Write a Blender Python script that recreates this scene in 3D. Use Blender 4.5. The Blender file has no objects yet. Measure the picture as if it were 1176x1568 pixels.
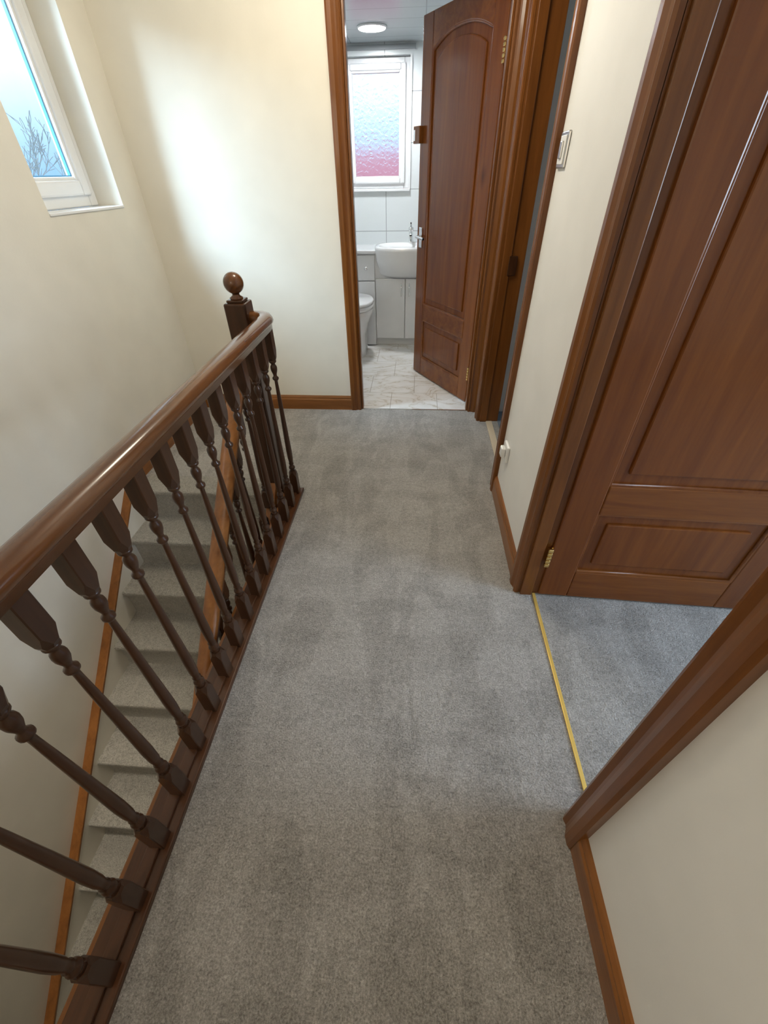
import bpy, math, random
from mathutils import Vector, Matrix
S=1.32
random.seed(4)
scene=bpy.context.scene
col=scene.collection
# ---------------------------------------------------------------- materials
def newmat(name):
    m=bpy.data.materials.new(name); m.use_nodes=True
    nt=m.node_tree; b=nt.nodes['Principled BSDF']; return m,nt,b
def N(nt,t,**k):
    n=nt.nodes.new(t)
    for a,v in k.items(): setattr(n,a,v)
    return n
def coords(nt,scale=(1,1,1),rot=(0,0,0)):
    tc=N(nt,'ShaderNodeTexCoord'); mp=N(nt,'ShaderNodeMapping')
    mp.inputs['Scale'].default_value=scale; mp.inputs['Rotation'].default_value=rot
    nt.links.new(tc.outputs['Object'],mp.inputs['Vector']); return mp.outputs['Vector']
def noise(nt,vec,scale,detail=3,rough=.5,dist=0):
    n=N(nt,'ShaderNodeTexNoise'); n.inputs['Scale'].default_value=scale; n.inputs['Detail'].default_value=detail
    n.inputs['Roughness'].default_value=rough; n.inputs['Distortion'].default_value=dist
    nt.links.new(vec,n.inputs['Vector']); return n.outputs['Fac']
def ramp(nt,fac,stops):
    r=N(nt,'ShaderNodeValToRGB'); e=r.color_ramp.elements
    while len(e)<len(stops): e.new(.5)
    for i,(p,c) in enumerate(stops): e[i].position=p; e[i].color=(*c,1)
    nt.links.new(fac,r.inputs['Fac']); return r.outputs['Color']
def bump(nt,b,h,strength,dist):
    n=N(nt,'ShaderNodeBump'); n.inputs['Strength'].default_value=strength; n.inputs['Distance'].default_value=dist
    nt.links.new(h,n.inputs['Height']); nt.links.new(n.outputs['Normal'],b.inputs['Normal'])
def plain(name,c,rough=.5,metal=0,bumps=0,coat=0):
    m,nt,b=newmat(name); v=coords(nt)
    f=noise(nt,v,6,2)
    nt.links.new(ramp(nt,f,[(.3,tuple(x*.97 for x in c)),(.7,tuple(min(1,x*1.02) for x in c))]),b.inputs['Base Color'])
    b.inputs['Roughness'].default_value=rough; b.inputs['Metallic'].default_value=metal
    b.inputs['Coat Weight'].default_value=coat
    if bumps: bump(nt,b,noise(nt,v,90,4),bumps,.002)
    return m
def wood(name,dark,light,axis,rough=.32,coat=.22):
    sc=[18,18,18]; sc[axis]=1.3
    m,nt,b=newmat(name); v=coords(nt,tuple(sc))
    f=noise(nt,v,1.0,6,.6,.6); g=noise(nt,v,5,3,.6)
    mix=N(nt,'ShaderNodeMath',operation='MULTIPLY_ADD'); mix.inputs[1].default_value=.3
    nt.links.new(g,mix.inputs[0]); nt.links.new(f,mix.inputs[2])
    kn=N(nt,'ShaderNodeTexVoronoi'); ks=[3.2,3.2,3.2]; ks[axis]=1.6; kn.inputs['Scale'].default_value=1
    nt.links.new(coords(nt,tuple(ks)),kn.inputs['Vector'])
    kr=ramp(nt,kn.outputs['Distance'],[(.0,(.5,.45,.45)),(.10,(1,1,1)),(1,(1,1,1))])
    mid=tuple((a+c)/2 for a,c in zip(dark,light))
    cr=ramp(nt,mix.outputs[0],[(.40,dark),(.63,mid),(.88,light)])
    mx=N(nt,'ShaderNodeMix',data_type='RGBA',blend_type='MULTIPLY'); mx.inputs[0].default_value=1
    nt.links.new(cr,mx.inputs[6]); nt.links.new(kr,mx.inputs[7]); nt.links.new(mx.outputs[2],b.inputs['Base Color'])
    b.inputs['Roughness'].default_value=rough; b.inputs['Coat Weight'].default_value=coat
    b.inputs['Coat Roughness'].default_value=.10; b.inputs['Specular IOR Level'].default_value=.3
    bump(nt,b,g,.12,.001)
    return m
def carpet(name,c0,c1,c2,amp=.095):
    m,nt,b=newmat(name); v=coords(nt)
    f=noise(nt,v,210,3,.7); med=noise(nt,v,70,3,.6,.5)
    v2=coords(nt,(2.6,.9,1),(0,0,.35)); big=noise(nt,v2,2.3,4,.6,.5)
    v3=coords(nt,(1,2.4,1),(0,0,.25)); big2=noise(nt,v3,3.5,3,.55,.3)
    bs=ramp(nt,big,[(.40,(0,0,0)),(.485,(.4,.4,.4)),(.51,(.95,.95,.95)),(.64,(.6,.6,.6))])
    b2=ramp(nt,big2,[(.44,(0,0,0)),(.53,(1,1,1))])
    a=N(nt,'ShaderNodeMath',operation='MULTIPLY_ADD'); a.inputs[1].default_value=.80
    nt.links.new(f,a.inputs[0])
    a2=N(nt,'ShaderNodeMath',operation='MULTIPLY_ADD'); a2.inputs[1].default_value=.34
    nt.links.new(med,a2.inputs[0])
    bb=N(nt,'ShaderNodeMath',operation='MULTIPLY'); bb.inputs[1].default_value=amp; nt.links.new(bs,bb.inputs[0])
    b3=N(nt,'ShaderNodeMath',operation='MULTIPLY_ADD'); b3.inputs[1].default_value=amp*.5; nt.links.new(b2,b3.inputs[0]); nt.links.new(bb.outputs[0],b3.inputs[2])
    nt.links.new(b3.outputs[0],a2.inputs[2]); nt.links.new(a2.outputs[0],a.inputs[2])
    nt.links.new(ramp(nt,a.outputs[0],[(.43,c0),(.65,c1),(.85,c2)]),b.inputs['Base Color'])
    b.inputs['Roughness'].default_value=1; b.inputs['Sheen Weight'].default_value=.25
    b.inputs['Specular IOR Level'].default_value=.1
    s=N(nt,'ShaderNodeMath',operation='ADD'); nt.links.new(f,s.inputs[0]); nt.links.new(med,s.inputs[1])
    bump(nt,b,s.outputs[0],1,.008)
    return m
def tiles(name,plane,w,h,c,grout,off=0,rough=.2,vein=False,mortar=.006):
    m,nt,b=newmat(name); tc=N(nt,'ShaderNodeTexCoord'); sp=N(nt,'ShaderNodeSeparateXYZ'); cb=N(nt,'ShaderNodeCombineXYZ')
    nt.links.new(tc.outputs['Object'],sp.inputs[0])
    nt.links.new(sp.outputs[plane[0]],cb.inputs[0]); nt.links.new(sp.outputs[plane[1]],cb.inputs[1])
    br=N(nt,'ShaderNodeTexBrick'); br.offset=off; br.inputs['Scale'].default_value=1
    br.inputs['Brick Width'].default_value=w; br.inputs['Row Height'].default_value=h; br.inputs['Mortar Size'].default_value=mortar*.5
    br.inputs['Mortar Smooth'].default_value=.1
    br.inputs['Mortar'].default_value=(*grout,1)
    nt.links.new(cb.outputs[0],br.inputs['Vector'])
    if vein:
        f=noise(nt,coords(nt,(1,2.2,1),(0,0,.7)),2.2,5,.55,1.6)
        cr=ramp(nt,f,[(.40,c),(.485,(c[0]*.90,c[1]*.88,c[2]*.85)),(.50,(.56,.50,.41)),(.515,(c[0]*.92,c[1]*.91,c[2]*.89)),(.62,c)])
        nt.links.new(cr,br.inputs['Color1']); nt.links.new(cr,br.inputs['Color2'])
    else:
        br.inputs['Color1'].default_value=(*c,1); br.inputs['Color2'].default_value=tuple(x*.97 for x in c)+(1,)
    nt.links.new(br.outputs['Color'],b.inputs['Base Color']); b.inputs['Roughness'].default_value=rough
    inv=N(nt,'ShaderNodeMath',operation='SUBTRACT'); inv.inputs[0].default_value=1; nt.links.new(br.outputs['Fac'],inv.inputs[1])
    bump(nt,b,inv.outputs[0],.5,.002)
    return m

M_wall=plain('cream_paint',(.82,.785,.695),.5,bumps=.15)
M_wallR=plain('white_paint',(.85,.84,.815),.55,bumps=.12)
M_ceil=plain('ceiling_paint',(.88,.87,.86),.8)
M_carpet=carpet('grey_carpet',(.21,.197,.177),(.45,.427,.397),(.72,.695,.66),.085)
M_stair=carpet('stair_carpet',(.25,.23,.195),(.47,.445,.39),(.68,.65,.58),.03)
M_doorV=wood('mahogany_door_v',(.128,.034,.006),(.225,.070,.012),2,.27,.3)
M_doorH=wood('mahogany_door_h',(.132,.036,.006),(.25,.082,.014),0,.27,.3)
M_trimV=wood('stained_trim_v',(.11,.035,.007),(.23,.082,.017),2)
M_trimX=wood('stained_trim_x',(.16,.056,.013),(.33,.13,.034),0)
M_trimY=wood('stained_trim_y',(.16,.056,.013),(.33,.13,.034),1)
M_rail=wood('banister_rail_wood',(.080,.029,.010),(.18,.070,.022),1,.22,.6)
M_balus=wood('banister_dark_wood',(.024,.009,.004),(.078,.031,.013),2,.28,.35)
M_base=wood('banister_base_wood',(.040,.015,.006),(.11,.041,.016),1,.3,.3)
M_upvc=plain('white_upvc',(.85,.86,.87),.25)
M_white=plain('ceramic_white',(.85,.86,.87),.08,coat=.5)
M_vanity=plain('vanity_white',(.76,.77,.78),.25)
M_brass=plain('brass',(.80,.56,.22),.25,1)
M_gold=plain('threshold_gold',(.90,.62,.16),.35,.4)
M_chrome=plain('chrome',(.8,.8,.8),.12,1)
M_nickel=plain('brushed_nickel',(.55,.54,.52),.3,1)
M_plate=plain('plastic_white',(.85,.85,.83),.3)
M_blue=plain('window_spacer_blue',(.10,.32,.55),.35)
M_bwallx=tiles('bath_tiles_x',(0,2),.30,.30,(.74,.78,.79),(.36,.39,.40))
M_bwally=tiles('bath_tiles_y',(1,2),.30,.30,(.74,.78,.79),(.36,.39,.40))
M_bceil=tiles('bath_ceiling_panels',(0,1),.55,.22,(.66,.72,.75),(.4,.43,.45))
M_bfloor=tiles('marble_floor_tiles',(0,1),.34,.34,(.82,.81,.79),(.42,.39,.34),.5,.18,True,.004)
M_bfloor2=plain('room_carpet_blue',(.16,.19,.23),.9)
M_beige=plain('threshold_beige',(.62,.52,.38),.6)
M_out=plain('outdoor_ground',(.35,.36,.32),.9)
M_bark=plain('tree_bark',(.42,.52,.60),.9)
M_brick=tiles('neighbour_brick',(0,2),.30,.1,(.56,.22,.28),(.55,.38,.44),.5,.9)
def glass(name,rough,b_=0):
    m,nt,b=newmat(name)
    if b_==0:
        tr=N(nt,'ShaderNodeBsdfTransparent'); gl=N(nt,'ShaderNodeBsdfGlossy'); gl.inputs['Roughness'].default_value=.02
        mx=N(nt,'ShaderNodeMixShader'); mx.inputs[0].default_value=.06
        tr.inputs['Color'].default_value=(.95,.99,1,1)
        nt.links.new(tr.outputs[0],mx.inputs[1]); nt.links.new(gl.outputs[0],mx.inputs[2])
        nt.links.new(mx.outputs[0],nt.nodes['Material Output'].inputs[0])
    else:
        b.inputs['Base Color'].default_value=(.96,.98,1,1); b.inputs['Transmission Weight'].default_value=1
        b.inputs['Roughness'].default_value=rough; b.inputs['IOR'].default_value=1.25
        v=coords(nt); vo=N(nt,'ShaderNodeTexVoronoi'); vo.inputs['Scale'].default_value=42
        nt.links.new(v,vo.inputs['Vector']); bump(nt,b,vo.outputs['Distance'],.45,.01)
    return m
M_glass=glass('clear_glass',0)
M_frost=glass('frosted_glass',.26,1)
def emit(name,c,s):
    m,nt,b=newmat(name); b.inputs['Emission Color'].default_value=(*c,1); b.inputs['Emission Strength'].default_value=s; return m
M_lamp=emit('lamp_diffuser',(1,.97,.92),5)

# ---------------------------------------------------------------- geometry helpers
def empty(name):
    o=bpy.data.objects.new(name,None); col.objects.link(o); o.empty_display_size=.1; return o
def mobj(name,vs,fs,mat,parent=None,smooth=False,bevel=0,seg=2):
    me=bpy.data.meshes.new(name); me.from_pydata([(x*S,y*S,z*S) for x,y,z in vs],[],fs)
    import bmesh
    bm=bmesh.new(); bm.from_mesh(me); bmesh.ops.recalc_face_normals(bm,faces=bm.faces); bm.to_mesh(me); bm.free()
    me.materials.append(mat)
    if smooth:
        for p in me.polygons: p.use_smooth=True
    o=bpy.data.objects.new(name,me); col.objects.link(o)
    if parent: o.parent=parent
    if bevel:
        b=o.modifiers.new('bevel','BEVEL'); b.width=bevel*S; b.segments=seg; b.limit_method='ANGLE'; b.angle_limit=math.radians(40)
    return o
BF=[(0,3,2,1),(4,5,6,7),(0,1,5,4),(1,2,6,5),(2,3,7,6),(3,0,4,7)]
def boxes(name,L,mat,parent=None,bevel=0,xf=None):
    vs=[];fs=[]
    for (x0,x1,y0,y1,z0,z1) in L:
        n=len(vs); q=[(x0,y0,z0),(x1,y0,z0),(x1,y1,z0),(x0,y1,z0),(x0,y0,z1),(x1,y0,z1),(x1,y1,z1),(x0,y1,z1)]
        if xf: q=[xf(p) for p in q]
        vs+=q; fs+=[tuple(n+i for i in f) for f in BF]
    return mobj(name,vs,fs,mat,parent,bevel=bevel)
def prism(name,poly,axis,a,b,mat,parent=None,bevel=0,xf=None,smooth=False):
    def mk(p,t):
        if axis==0: q=(t,p[0],p[1])
        elif axis==1: q=(p[0],t,p[1])
        else: q=(p[0],p[1],t)
        return xf(q) if xf else q
    n=len(poly); vs=[mk(p,a) for p in poly]+[mk(p,b) for p in poly]
    fs=[tuple(range(n)),tuple(range(2*n-1,n-1,-1))]+[(i,(i+1)%n,n+(i+1)%n,n+i) for i in range(n)]
    return mobj(name,vs,fs,mat,parent,bevel=bevel,smooth=smooth)
def loft(rings,close0=True,close1=True):
    n=len(rings[0]); vs=[p for r in rings for p in r]; fs=[]
    for k in range(len(rings)-1):
        for i in range(n):
            j=(i+1)%n; fs.append((k*n+i,k*n+j,(k+1)*n+j,(k+1)*n+i))
    if close0: fs.append(tuple(range(n-1,-1,-1)))
    if close1: fs.append(tuple((len(rings)-1)*n+i for i in range(n)))
    return vs,fs
def ring(cx,cy,z,rx,ry,n=32,p=2):
    out=[]
    for i in range(n):
        a=2*math.pi*i/n; c,s=math.cos(a),math.sin(a)
        out.append((cx+rx*math.copysign(abs(c)**(2/p),c),cy+ry*math.copysign(abs(s)**(2/p),s),z))
    return out
def lathe(name,cx,cy,prof,mat,parent=None,n=24):
    vs,fs=loft([ring(cx,cy,z,r,r,n) for r,z in prof]); return mobj(name,vs,fs,mat,parent,smooth=True)
def sweep(name,path,prof,mat,parent=None,smooth=True):
    P=[Vector(p) for p in path]; rings=[]
    for i,p in enumerate(P):
        t=((P[min(i+1,len(P)-1)]-P[max(i-1,0)])).normalized(); side=t.cross(Vector((0,0,1)))
        side.normalize(); up=side.cross(t)
        rings.append([tuple(p+side*a+up*b) for a,b in prof])
    vs,fs=loft(rings); return mobj(name,vs,fs,mat,parent,smooth=smooth)
def tube(name,path,r,mat,parent=None,cyclic=False,xf=None):
    cu=bpy.data.curves.new(name,'CURVE'); cu.dimensions='3D'; sp=cu.splines.new('POLY'); sp.points.add(len(path)-1)
    for q,p in zip(sp.points,path):
        if xf: p=xf(p)
        q.co=(p[0]*S,p[1]*S,p[2]*S,1)
    sp.use_cyclic_u=cyclic; cu.bevel_depth=r*S; cu.bevel_resolution=3; cu.materials.append(mat)
    o=bpy.data.objects.new(name,cu); col.objects.link(o)
    if parent: o.parent=parent
    return o

CZ=1.75; LO=-1.75
XL=-1.155; XR=.335; YB=2.10
# ---------------------------------------------------------------- shell
WY0,WY1,WZ0,WZ1=1.52,1.94,.906,1.62
boxes('wall_left',[(XL-.14,XL,-1.5,WY0,LO,CZ),(XL-.14,XL,WY1,YB+.1,LO,CZ),(XL-.14,XL,WY0,WY1,LO,WZ0),(XL-.14,XL,WY0,WY1,WZ1,CZ)],M_wall)
DX0,DX1,DH=-.300,.305,1.53
boxes('wall_back',[(XL,DX0,YB,YB+.09,LO,CZ),(DX1,2.2,YB,YB+.09,0,CZ),(DX0,DX1,YB,YB+.09,DH,CZ)],M_wall)
RY0,RY1=.268,.872
FY0,FY1=1.41,2.00
XW=.43
boxes('wall_right',[(XR,XW,-1.5,RY0,-.1,CZ),(XR,XW,RY1,FY0,-.1,CZ),(XR,XW,FY1,YB,-.1,CZ),(XR,XW,RY0,RY1,DH,CZ),(XR,XW,FY0,FY1,DH,CZ)],M_wallR)
boxes('wall_front',[(XL-.14,2.3,-1.6,-1.5,LO,CZ)],M_wall)
boxes('wall_stairwell',[(-.50,-.46,-1.5,1.30,LO,-.12)],M_wall)
boxes('wall_stairwell.001',[(XL,-.50,1.40,1.48,LO,-.12)],M_wall)
boxes('wall_bedroom',[(2.2,2.3,-1.5,YB+.1,-.1,CZ)],M_wallR)
boxes('wall_partition',[(XW,2.2,.965,1.03,0,CZ)],M_wallR)
boxes('ceiling',[(XL-.14,2.3,-1.6,YB+.1,CZ,CZ+.1)],M_ceil)
boxes('floor',[(-.47,XW,-1.5,YB,-.12,0),(XL,-.47,1.325,YB,-.12,0),(XW,2.2,-1.5,.98,-.12,0)],M_carpet)
boxes('floor_far_bedroom',[(XW-.0,2.2,.98,YB,-.12,-.001)],M_bfloor2)
boxes('floor_lower_hall',[(XL,-.5,-1.5,1.4,LO-.1,LO)],M_stair)
BX0,BX1,BY=-.78,.50,3.45; BZ=1.56
boxes('floor_bathroom',[(BX0,BX1,YB+.0,BY+.1,-.12,.001)],M_bfloor)
VX0,VX1,VZ0,VZ1=-.489,-.081,.905,1.51
boxes('wall_bathroom_back',[(BX0-.1,VX0,BY,BY+.15,0,BZ),(VX1,BX1+.1,BY,BY+.15,0,BZ),(VX0,VX1,BY,BY+.15,0,VZ0),(VX0,VX1,BY,BY+.15,VZ1,BZ)],M_bwallx)
boxes('wall_bathroom_left',[(BX0-.1,BX0,YB+.09,BY,0,BZ)],M_bwally)
boxes('wall_bathroom_right',[(BX1,BX1+.1,YB+.09,BY,0,BZ)],M_bwally)
boxes('ceiling_bathroom',[(BX0-.1,BX1+.1,YB+.09,BY+.15,BZ,BZ+.1)],M_bceil)
boxes('shadow_line_bathroom',[(BX0+.1,VX1+.03,BY-.014,BY-.001,BZ-.03,BZ-.010)],plain('shadow_line_grey',(.30,.32,.33),.4))  # dark grey strip standing in for the shadow line below the ceiling

# ---------------------------------------------------------------- windows
def window(name,axis,a0,a1,z0,z1,d,fr,sash,matg,blue=False):
    W=empty(name)
    def mk(t0,t1):
        def bx(p0,p1,q0,q1):
            if axis==0: return (p0,p1,d+t0,d+t1,q0,q1)
            return (d-t1,d-t0,p0,p1,q0,q1)
        return bx
    def frame(nm,A0,A1,Z0,Z1,w,t0,t1,m,bev):
        bx=mk(t0,t1)
        boxes(nm,[bx(A0,A0+w,Z0,Z1),bx(A1-w,A1,Z0,Z1),bx(A0+w,A1-w,Z0,Z0+w),bx(A0+w,A1-w,Z1-w,Z1)],m,W,bev)
    frame('outer_frame',a0,a1,z0,z1,fr,.012,.06,M_upvc,.004)
    frame('sash_frame',a0+fr*.75,a1-fr*.75,z0+fr*.75,z1-fr*.75,sash,.0,.045,M_upvc,.007)
    g=fr*.75+sash
    frame('glazing_bead',a0+g-.004,a1-g+.004,z0+g-.004,z1-g+.004,.014,.008,.04,M_upvc,.005)
    if blue: frame('spacer_bar',a0+g+.008,a1-g-.008,z0+g+.008,z1-g-.008,.006,.02,.03,M_blue,0)
    bx=mk(.022,.026)
    boxes('glass_pane',[bx(a0+g-.002,a1-g+.002,z0+g-.002,z1-g+.002)],matg,W)
    return W
w1=window('window_1',1,WY0,WY1,WZ0+.008,WZ1,XL-.085,.045,.045,M_glass,True)
boxes('sill_board',[(XL-.095,XL+.004,WY0,WY1,WZ0,WZ0+.008)],M_upvc,w1,.002)
w2=window('window_2',0,VX0,VX1,VZ0+.008,VZ1,BY+.03,.032,.030,M_frost)
boxes('sill_board',[(VX0-.01,VX1+.01,BY-.015,BY+.04,VZ0-.006,VZ0+.008)],M_upvc,w2,.002)
boxes('reveal_edge',[(VX1,VX1+.012,BY-.008,BY+.03,VZ0,VZ1)],M_upvc,w2)

# ---------------------------------------------------------------- trims
def casing_prof(w,t):
    return [(0,0),(0,t*.55),(w*.12,t*.8),(w*.3,t*.62),(w*.42,t*.72),(w*.62,t),(w*.88,t),(w,t*.8),(w,0)]
tb=empty('trim_bathroom_door_casing')
prism('casing_left',[(-.282-u,YB-v) for u,v in casing_prof(.052,.018)],2,0,1.57,M_trimV,tb)
prism('casing_right',[(.287+u,YB-v) for u,v in casing_prof(.048,.018)],2,0,1.57,M_trimV,tb)
boxes('casing_head',[(-.334,.335,YB-.018,YB,1.52,1.572)],M_trimX,tb,.003)
boxes('lining',[(DX0,-.282,YB-.002,YB+.09,0,DH),(.287,DX1,YB-.002,YB+.09,0,DH),(-.282,.287,YB-.002,YB+.09,1.512,DH)],M_trimV,tb,.002)
boxes('door_stop',[(-.282,-.272,YB+.0,YB+.04,0,1.512),(.277,.287,YB+.0,YB+.04,0,1.512)],M_trimV,tb,.002)
def side_casing(name,y0,y1):
    t=empty(name)
    prism('casing_near',[(XR-v,y0-u) for u,v in casing_prof(.055,.017)],2,0,1.57,M_trimV,t)
    prism('casing_far',[(XR-v,y1+u) for u,v in casing_prof(.055,.017)],2,0,1.57,M_trimV,t)
    boxes('casing_head',[(XR-.017,XR,y0-.055,y1+.055,1.52,1.572)],M_trimY,t,.003)
    boxes('lining',[(XR-.003,XW,y0-.017,y0,0,DH),(XR-.003,XW,y1,y1+.017,0,DH),(XR-.003,XW,y0,y1,1.512,DH)],M_trimV,t,.002)
    boxes('door_stop',[(XR+.005,XR+.038,y0,y0+.009,0,1.512),(XR+.005,XR+.038,y1-.009,y1,0,1.512)],M_trimV,t,.002)
    return t
side_casing('trim_bedroom_door_casing',.285,.855)
t2=side_casing('trim_far_door_casing',1.427,1.983)
boxes('strike_keep',[(XR+.03,XR+.062,1.970,1.983,.66,.73)],M_balus,t2,.002)
def bb_prof(h,t): return [(0,0),(t,0),(t,h*.72),(t*.75,h*.8),(t*.8,h*.88),(t*.4,h),(0,h)]
prism('baseboard_right',[(XR-a,b) for a,b in bb_prof(.075,.012)],1,.91,1.372,M_trimY)
prism('baseboard_right.001',[(XR-a,b) for a,b in bb_prof(.075,.012)],1,-1.5,.23,M_trimY)
prism('baseboard_back',[(YB-a,b) for a,b in bb_prof(.075,.012)],0,XL,-.334,M_trimX)
prism('baseboard_left',[(XL+a,b) for a,b in bb_prof(.075,.012)],1,1.33,YB-.012,M_trimY)
boxes('trim_threshold_strip',[(.376,.385,.287,.853,0,.004)],M_gold,None,.001)
boxes('trim_threshold_strip.001',[(.37,.40,1.43,1.98,0,.004)],M_beige,None,.001)
boxes('trim_threshold_strip.002',[(-.28,.285,YB-.006,YB+.004,0,.004)],M_chrome,None,.001)

# ---------------------------------------------------------------- doors
def door(name,hx,hy,ang,flip=1,W=.565,H=1.50,T=.034,z0=.006,handle=None):
    D=empty(name); ca,sa=math.cos(ang),math.sin(ang)
    def xf(p):
        x,y,z=p; y=y*flip; return (hx+x*ca-y*sa,hy+x*sa+y*ca,z+z0)
    st=.082; b0,b1=.105,.315; m1=.405; tp=1.432; rise=.042
    def ar(u): return rise*(1-abs(2*u-1)**2.2)
    boxes('core',[(.004,W-.004,.010,T-.010,.004,H-.004)],M_doorV,D,0,xf)
    boxes('stiles',[(0,st,0,T,0,H),(W-st,W,0,T,0,H)],M_doorV,D,.0035,xf)
    boxes('rails',[(st,W-st,0,T,0,b0),(st,W-st,0,T,b1,m1)],M_doorH,D,.0035,xf)
    n=16; arch=[(st+(W-2*st)*i/n,tp-rise+ar(i/n)) for i in range(n+1)]
    prism('top_rail',[(st,H)]+arch+[(W-st,H)],1,0,T,M_doorH,D,.003,xf)
    g=.032
    for side,(ya,yb,ym) in enumerate([(.003,.012,.008),(T-.012,T-.003,T-.008)]):
        prism('lower_field_%d'%side,[(st+g,b0+g),(W-st-g,b0+g),(W-st-g,b1-g),(st+g,b1-g)],1,ya,yb,M_doorV,D,.004,xf)
        fa=[(st+g+(W-2*st-2*g)*i/n,tp-rise-g+ar(i/n)) for i in range(n+1)]
        prism('upper_field_%d'%side,[(st+g,m1+g)]+fa+[(W-st-g,m1+g)],1,ya,yb,M_doorV,D,.004,xf)
        tube('lower_moulding_%d'%side,[(st,ym,b0),(W-st,ym,b0),(W-st,ym,b1),(st,ym,b1)],.007,M_doorH,D,True,xf)
        tube('upper_moulding_%d'%side,[(st,ym,m1)]+[(x,ym,z) for x,z in arch]+[(W-st,ym,m1)],.007,M_doorV,D,True,xf)
    for k,hz in enumerate((.16,1.32)):
        boxes('hinge_%d'%k,[(-.004,.0,-.001,T*.85,hz-.034,hz+.034)],M_brass,D,0,xf)
        L=[]
        for j in range(5): L.append((-.013,.001,-.011,.0,hz-.034+j*.0138,hz-.034+j*.0138+.0122))
        boxes('hinge_knuckle_%d'%k,L,M_brass,D,.003,xf)
    for s_,y in ((-1,0),(1,T)):
        hz=.725; mm=M_chrome if handle=='chrome' else M_brass
        boxes('handle_plate_%d'%s_,[(W-.055,W-.025,y if s_>0 else -.005,y+.005 if s_>0 else 0,hz-.05,hz+.04)],mm,D,.002,xf)
        tube('handle_lever_%d'%s_,[(W-.04,y,hz),(W-.04,y+s_*.032,hz),(W-.05,y+s_*.036,hz),(W-.12,y+s_*.036,hz-.004)],.006,mm,D,False,xf)
    boxes('latch_plate',[(W,W+.0015,T*.25,T*.75,.69,.76)],M_brass,D,0,xf)
    return D,xf
ang=math.atan2(2.667-2.189,-.005-.283)
d1,xf1=door('door_1',.281,2.195,ang,flip=-1,handle='chrome')
boxes('privacy_bolt',[(.536,.592,-.022,.002,1.095,1.158)],M_trimV,d1,.003,xf1)
boxes('privacy_bolt_slot',[(.572,.586,-.024,.004,1.105,1.145)],M_chrome,d1,.001,xf1)
d2,xf2=door('door_2',.392,.846,math.radians(-2.5),flip=1,W=.575)
d3,xf3=door('door_3',.436,1.44,math.radians(4),flip=1,W=.55)

# ---------------------------------------------------------------- banister
RX=-.457
B=empty('banister')
boxes('base_rail',[(-.500,-.433,-1.5,1.345,-.002,.014)],M_base,B,.003)
boxes('apron',[(-.512,-.500,-1.5,1.345,-.16,.004)],M_trimY,B,.002)
boxes('base_fillet',[(-.476,-.452,-1.5,1.345,.012,.020)],M_base,B,.002)
def baluster_mesh(z0=.014,zb=.115,zt=.538,z1=.634):
    h=.0142
    vs=[];fs=[]
    def add(v,f):
        n=len(vs); vs.extend(v); fs.extend([tuple(n+i for i in q) for q in f])
    def oct_(r,z,c):
        k=r-c
        return [(-k,-r,z),(k,-r,z),(r,-k,z),(r,k,z),(k,r,z),(-k,r,z),(-r,k,z),(-r,-k,z)]
    c=.0015
    add(*loft([oct_(h,z0,c),oct_(h,zb-.022,c),oct_(h*.98,zb-.006,.009),oct_(h*.8,zb,.006)]))
    add(*loft([oct_(h*.8,zt,.006),oct_(h*.98,zt+.007,.009),oct_(h,zt+.026,c),oct_(h,z1,c)]))
    flat=len(fs)
    ks=zt-zb
    pr=[(.013,0),(.0085,.010),(.0078,.016),(.0135,.026),(.0140,.036),(.0125,.046),(.0075,.058),(.0085,.064),(.0112,.075),(.0085,.088),(.0112,.13),(.0120,.21),(.0112,.32),(.0095,.5),(.0078,.7),(.0066,.80),(.0064,.835),(.0080,.842),(.0120,.852),(.0120,.864),(.0068,.876),(.0072,.890),(.0118,.918),(.0128,.938),(.0118,.952),(.0078,.966),(.0078,.972),(.0138,.985),(.0138,1)]
    add(*loft([ring(0,0,zb+t*ks,r*.85,r*.85,16) for r,t in pr]))
    import bmesh
    me=bpy.data.meshes.new('baluster'); me.from_pydata([(x*S,y*S,z*S) for x,y,z in vs],[],fs)
    bm=bmesh.new(); bm.from_mesh(me); bmesh.ops.recalc_face_normals(bm,faces=bm.faces); bm.to_mesh(me); bm.free()
    for p in me.polygons: p.use_smooth=p.index>=flat
    me.materials.append(M_balus); return me
bm_=baluster_mesh()
k=0; y=1.315
while y>-1.45:
    o=bpy.data.objects.new('baluster_%d'%k,bm_); col.objects.link(o); o.parent=B; o.location=(RX*S,y*S,0); y-=.0865; k+=1
half=[(.0,.043),(.009,.0425),(.017,.039),(.0225,.032),(.024,.025),(.0215,.018),(.0172,.014),(.0165,.0)]
prof=half+[(-a,b) for a,b in reversed(half[1:])]
path=[(RX,-1.5,.63),(RX,0,.63),(RX,1.305,.63),(RX-.002,1.325,.63),(RX-.010,1.343,.63),(RX-.024,1.354,.63),(RX-.042,1.358,.63),(-.53,1.358,.63)]
sweep('handrail',path,prof,M_rail,B)
def newel(cx,cy,zb,zt,par,nm):
    h=.034
    boxes(nm+'_post',[(cx-h,cx+h,cy-h,cy+h,zb,zt)],M_balus,par,.005)
    boxes(nm+'_cap',[(cx-h*.75,cx+h*.75,cy-h*.75,cy+h*.75,zt,zt+.008)],M_balus,par,.003)
    pr=[(.018,zt+.006),(.020,zt+.012),(.011,zt+.018),(.011,zt+.024)]
    R=.0295; zc=zt+.024+R*.9
    for i in range(1,16):
        a=-math.pi/2+math.pi*i/16; pr.append((R*math.cos(a),zc+R*math.sin(a)))
    pr=[q for j,q in enumerate(pr) if j<4 or q[0]>.011 or q[1]>zc]
    lathe(nm+'_ball',cx,cy,pr+[(.001,zc+R)],M_rail,par,28)
newel(-.546,1.355,-.30,.70,B,'newel')
SL=.1345/.155
ya,za=1.32,.545; L=1.85
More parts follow.
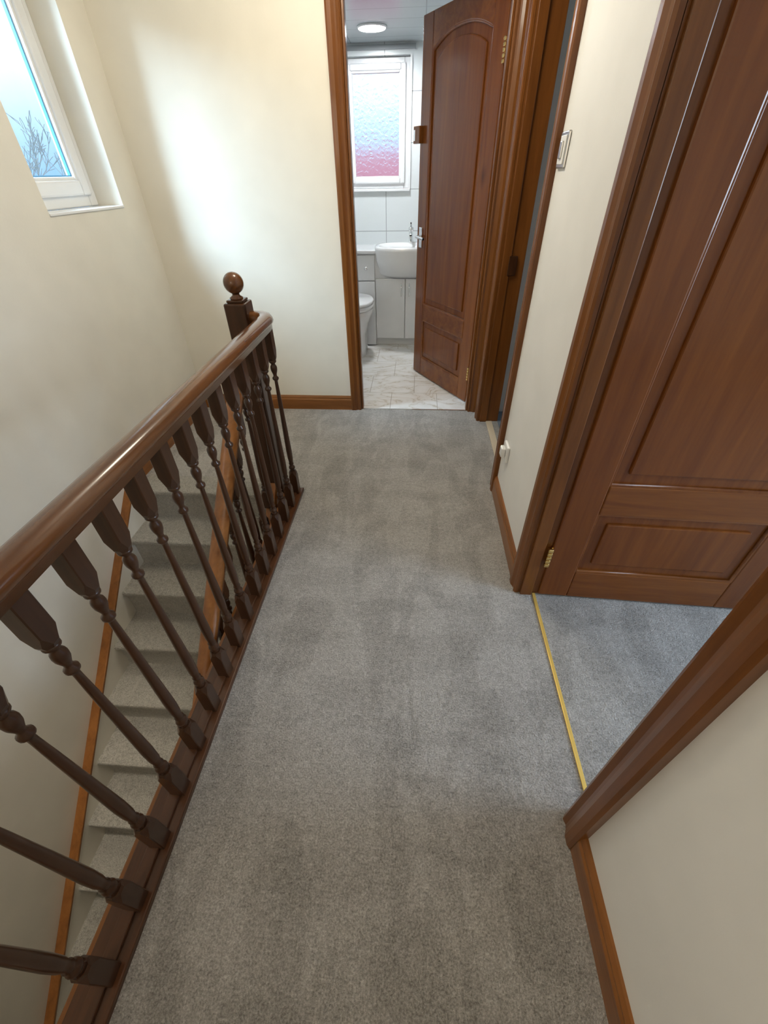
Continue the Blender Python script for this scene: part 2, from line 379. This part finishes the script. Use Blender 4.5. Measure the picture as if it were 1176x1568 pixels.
sweep('stair_handrail',[(-.553,ya,za),(-.553,ya-L/2,za-SL*L/2),(-.553,ya-L,za-SL*L)],prof,M_trimY,B)
y=ya-.075; k=0
while y>ya-L+.05:
    o=bpy.data.objects.new('stair_baluster_%d'%k,bm_); col.objects.link(o); o.parent=B
    zz=-SL*(1.32-y); o.location=(-.553*S,y*S,(zz+.045)*S); o.scale=(1,1,.80); y-=.078; k+=1
prism('stair_string',[(1.32,.05),(1.32,-.16),(1.32-1.95,-.16-SL*1.95),(1.32-1.95,.05-SL*1.95)],0,-.566,-.535,M_trimY,B,.003)
newel(-.553,-.60,LO,-1.0,B,'lower_newel')
# ---------------------------------------------------------------- staircase
ST=empty('staircase')
n=13; R_=.1345; G=.155
pts=[(1.42,.001)]
for i in range(n):
    yy=1.32-i*G; z=-i*R_+(.001 if i==0 else 0)
    pts+= [(yy-.018,z),(yy-.018,z-.020),(yy,z-.026),(yy,-(i+1)*R_)]
vs=[];fs=[]
X0,X1=-1.125,-.568
for (a,b) in pts: vs+= [(X0,a,b),(X1,a,b)]
for i in range(len(pts)-1): fs.append((2*i,2*i+1,2*i+3,2*i+2))
mobj('treads_and_risers',vs,fs,M_stair,ST,bevel=.006,seg=3)
off=.075
prism('wall_string',[(1.36,off),(1.36,-.3),(-.60,-.3-SL*1.96),(-.60,off-SL*1.96)],0,XL,X0+.002,M_wall,ST)
prism('wall_string_cap',[(1.36,off+.013),(1.36,off),(-.60,off-SL*1.96),(-.60,off+.013-SL*1.96)],0,XL,X0+.004,M_trimY,ST,.002)

# ---------------------------------------------------------------- small wall fittings
sw=empty('light_switch')
sy,sz=1.322,1.033
boxes('plate',[(XR-.006,XR,sy-.034,sy+.034,sz-.034,sz+.034)],M_nickel,sw,.003)
boxes('insert',[(XR-.008,XR-.005,sy-.024,sy+.024,sz-.026,sz+.026)],M_plate,sw,.001)
boxes('rocker',[(XR-.012,XR-.007,sy-.010,sy+.010,sz-.016,sz+.016)],M_nickel,sw,.002)
ps=empty('telephone_socket')
boxes('faceplate',[(XR-.010,XR,1.265,1.325,.20,.262)],M_plate,ps,.004)
boxes('plug_adapter',[(XR-.026,XR-.010,1.28,1.31,.215,.25)],M_plate,ps,.004)

# ---------------------------------------------------------------- bathroom furniture
V=empty('bathroom_vanity_sink')
FY=3.165; TZ=.585; BK=BY-.002
boxes('carcass',[(-.76,.45,FY+.01,BK,.05,TZ)],M_vanity,V)
boxes('plinth',[(-.76,.45,FY+.03,BK,.002,.05)],M_vanity,V)
boxes('countertop',[(-.77,.46,FY-.01,BK,TZ,TZ+.02)],M_white,V,.005)
boxes('drawer_front',[(-.60,-.289,FY-.006,FY+.01,.43,TZ-.008)],M_vanity,V,.003)
boxes('wc_panel',[(-.60,-.289,FY-.006,FY+.01,.01,.425)],M_vanity,V,.003)
boxes('cupboard_door_left',[(-.284,-.085,FY-.006,FY+.01,.055,.44)],M_vanity,V,.003)
boxes('cupboard_door_right',[(-.081,.118,FY-.006,FY+.01,.055,.44)],M_vanity,V,.003)
boxes('end_door',[(.122,.44,FY-.006,FY+.01,.055,TZ-.008)],M_vanity,V,.003)
for k,(x,z) in enumerate([(-.345,.505),(.2,.45)]):
    vs,fs=loft([[(x+r*math.cos(a*math.pi/8),FY-.006-t,z+r*math.sin(a*math.pi/8)) for a in range(16)] for r,t in [(.005,0),(.005,.012),(.011,.016),(.011,.022),(.005,.026)]])
    mobj('knob_%d'%k,vs,fs,M_chrome,V,smooth=True)
for k,x in enumerate((-.11,-.056)):
    tube('door_pull_%d'%k,[(x,FY-.006,.41),(x,FY-.025,.405),(x,FY-.025,.34),(x,FY-.006,.335)],.004,M_chrome,V)
cx,cy=-.085,3.215
vs,fs=loft([ring(cx,cy+.02,.44,.13,.07,40,2.3),ring(cx,cy,.47,.175,.11,40,2.3),ring(cx,cy,.55,.198,.150,40,2.5),ring(cx,cy,.605,.203,.16,40,2.6),ring(cx,cy,.622,.203,.16,40,2.6),ring(cx,cy,.628,.196,.153,40,2.6),
 ring(cx,cy-.01,.626,.170,.115,40,2.3),ring(cx,cy-.01,.60,.155,.10,40,2.2),ring(cx,cy-.01,.56,.11,.07,40,2),ring(cx,cy-.01,.545,.03,.02,40,2)])
mobj('basin',vs,fs,M_white,V,smooth=True)
lathe('tap_body',cx+.03,cy+.118,[(.018,.625),(.018,.635),(.012,.64),(.012,.69),(.016,.695),(.016,.712),(.004,.716)],M_chrome,V)
tube('tap_spout',[(cx+.03,cy+.118,.672),(cx+.03,cy+.075,.69),(cx+.03,cy+.04,.688),(cx+.03,cy+.03,.675)],.008,M_chrome,V)
tube('tap_lever',[(cx+.03,cy+.118,.714),(cx+.03,cy+.09,.735),(cx+.03,cy+.06,.74)],.005,M_chrome,V)
T=empty('toilet')
tx,ty=-.418,2.972
vs,fs=loft([ring(tx,ty+.04,.002,.075,.125,36,2.4),ring(tx,ty+.04,.05,.072,.12,36,2.4),ring(tx,ty+.035,.14,.075,.12,36,2.3),ring(tx,ty+.02,.22,.10,.145,36,2.2),ring(tx,ty+.0,.28,.128,.168,36,2.2),ring(tx,ty,.305,.132,.172,36,2.2),ring(tx,ty,.31,.122,.162,36,2.2)])
mobj('bowl',vs,fs,M_white,T,smooth=True)
vs,fs=loft([ring(tx,ty,.312,.134,.176,40,2.2),ring(tx,ty,.325,.138,.18,40,2.2),ring(tx,ty,.334,.134,.176,40,2.2)])
mobj('seat',vs,fs,M_white,T,smooth=True)
vs,fs=loft([ring(tx,ty,.336,.132,.174,40,2.2),ring(tx,ty,.350,.135,.177,40,2.2),ring(tx,ty,.358,.125,.165,40,2.2)])
mobj('lid',vs,fs,M_white,T,smooth=True)
vs,fs=loft([ring(tx,3.105,.002,.07,.05,24,6),ring(tx,3.105,.31,.07,.05,24,6)])
mobj('back_pedestal',vs,fs,M_white,T,smooth=False)
CL=empty('ceiling_light')
LYc=3.12
lathe('bezel',-.268,LYc,[(.076,BZ),(.076,BZ-.005),(.070,BZ-.008),(.069,BZ-.006)],M_white,CL,40)
lathe('diffuser',-.268,LYc,[(.069,BZ-.006),(.067,BZ-.009),(.03,BZ-.010),(.002,BZ-.010)],M_lamp,CL,40)
PL=empty('pendant_ceiling_light')
lathe('base',-.25,1.45,[(.10,CZ),(.10,CZ-.01),(.09,CZ-.02)],M_white,PL,32)
PL2=empty('added_spot_housing')  # made-up housing for the added spot, out of view
lathe('housing',-.92,.25,[(.06,CZ),(.06,CZ-.01),(.05,CZ-.015)],M_white,PL2,32)

# ---------------------------------------------------------------- outdoors
boxes('ground_outside',[(-30,XL-.2,-20,40,LO-.2,LO-.1),(XL-.2,30,3.7,40,LO-.2,LO-.1)],M_out)
boxes('neighbour_building',[(-3.0,2.5,6.6,7.4,LO-.1,1.20)],M_brick)
def tree(name,x,y,z,h,seed):
    rnd=random.Random(seed); cu=bpy.data.curves.new(name,'CURVE'); cu.dimensions='3D'; cu.bevel_depth=1; cu.bevel_resolution=1
    def br(p,d,l,r,lev):
        n=5; pts=[(p.copy(),r)]
        for i in range(n):
            d=(d+Vector((rnd.uniform(-.22,.22),rnd.uniform(-.22,.22),rnd.uniform(-.08,.16)))).normalized()
            p=p+d*l/n; pts.append((p.copy(),r*(1-.6*(i+1)/n)))
            if lev<4 and (i>0 or lev>0):
                for _ in range(2 if lev<2 else 1):
                    dd=(d+Vector((rnd.uniform(-1,1),rnd.uniform(-1,1),rnd.uniform(-.3,.8)))).normalized()
                    br(p.copy(),dd,l*rnd.uniform(.45,.65),r*.5*(1-.4*i/n),lev+1)
        sp=cu.splines.new('POLY'); sp.points.add(len(pts)-1)
        for q,(a,rr) in zip(sp.points,pts): q.co=(a.x*S,a.y*S,a.z*S,1); q.radius=max(rr,.005)*S
    br(Vector((x,y,z)),Vector((0,0,1)),h,.07,0)
    cu.materials.append(M_bark); o=bpy.data.objects.new(name,cu); col.objects.link(o)
tree('bare_tree',-6.5,8.6,LO-.1,1.95,3)
tree('bare_tree.001',-8.0,13.5,LO-.1,2.3,8)

# ---------------------------------------------------------------- lights
def light(name,typ,loc,energy,color,size=.1,target=None,sy=None,shape=None):
    l=bpy.data.lights.new(name,typ); l.energy=energy; l.color=color
    if typ=='AREA':
        l.size=size*S
        if sy: l.shape='RECTANGLE'; l.size_y=sy*S
        if shape: l.shape=shape
    else: l.shadow_soft_size=size*S
    o=bpy.data.objects.new(name,l); col.objects.link(o); o.location=tuple(c*S for c in loc)
    if target:
        o.rotation_euler=(Vector(target)-Vector(loc)).to_track_quat('-Z','Y').to_euler()
    return o
light('landing_lamp','POINT',(-.25,1.45,1.60),23,(1,.91,.73),.12)
light('stairwell_fill','POINT',(-.85,-1.0,1.3),17,(1,.90,.75),.2)  # unseen fill point added to brighten the stairs and left wall
sl=light('stairwell_fill_spot','SPOT',(-.92,.25,1.71),120,(1,.91,.76),.10,(-1.02,.32,0))  # added overhead spot that lifts the treads, no known fixture here
sl.data.spot_size=math.radians(34); sl.data.spot_blend=1
light('daylight_window','AREA',(-2.6,.9,2.5),580,(.60,.79,1),1.2,(XL-.08,1.73,1.3))
light('bathroom_lamp','AREA',(-.268,LYc,BZ-.016),14,(.93,.97,1),.13,(-.268,LYc,0),None,'DISK')
light('bedroom_daylight','AREA',(2.1,.2,1.1),44,(.64,.80,1),.7,(0,.2,.5))
light('far_bedroom_daylight','AREA',(2.1,1.5,1.1),4,(.55,.78,1),.6,(0,1.6,.6))
w=bpy.data.worlds.new('overcast_sky'); scene.world=w; w.use_nodes=True
nt=w.node_tree; bg=nt.nodes['Background']
tc=N(nt,'ShaderNodeTexCoord'); sp=N(nt,'ShaderNodeSeparateXYZ'); nt.links.new(tc.outputs['Generated'],sp.inputs[0])
r=ramp(nt,sp.outputs[2],[(0,(.28,.52,.90)),(.06,(.50,.74,1)),(.14,(.96,1,1))]); nt.links.new(r,bg.inputs['Color'])
bg.inputs['Strength'].default_value=1.35

# ---------------------------------------------------------------- camera
cam=bpy.data.cameras.new('camera'); co=bpy.data.objects.new('camera',cam); col.objects.link(co); scene.camera=co
cam.sensor_fit='VERTICAL'; cam.sensor_height=24; cam.lens=24*638/1568; cam.clip_start=.02
U=Vector((-15,781,638)).normalized(); F=Vector((57,522,-638)).normalized(); F=(F-U*F.dot(U)).normalized(); Rt=F.cross(U)
M=Matrix((Rt,F,U)).to_4x4(); M.translation=Vector((0,0,1.0*S)); co.matrix_world=M
scene.view_settings.view_transform='Standard'
scene.view_settings.exposure=0.06
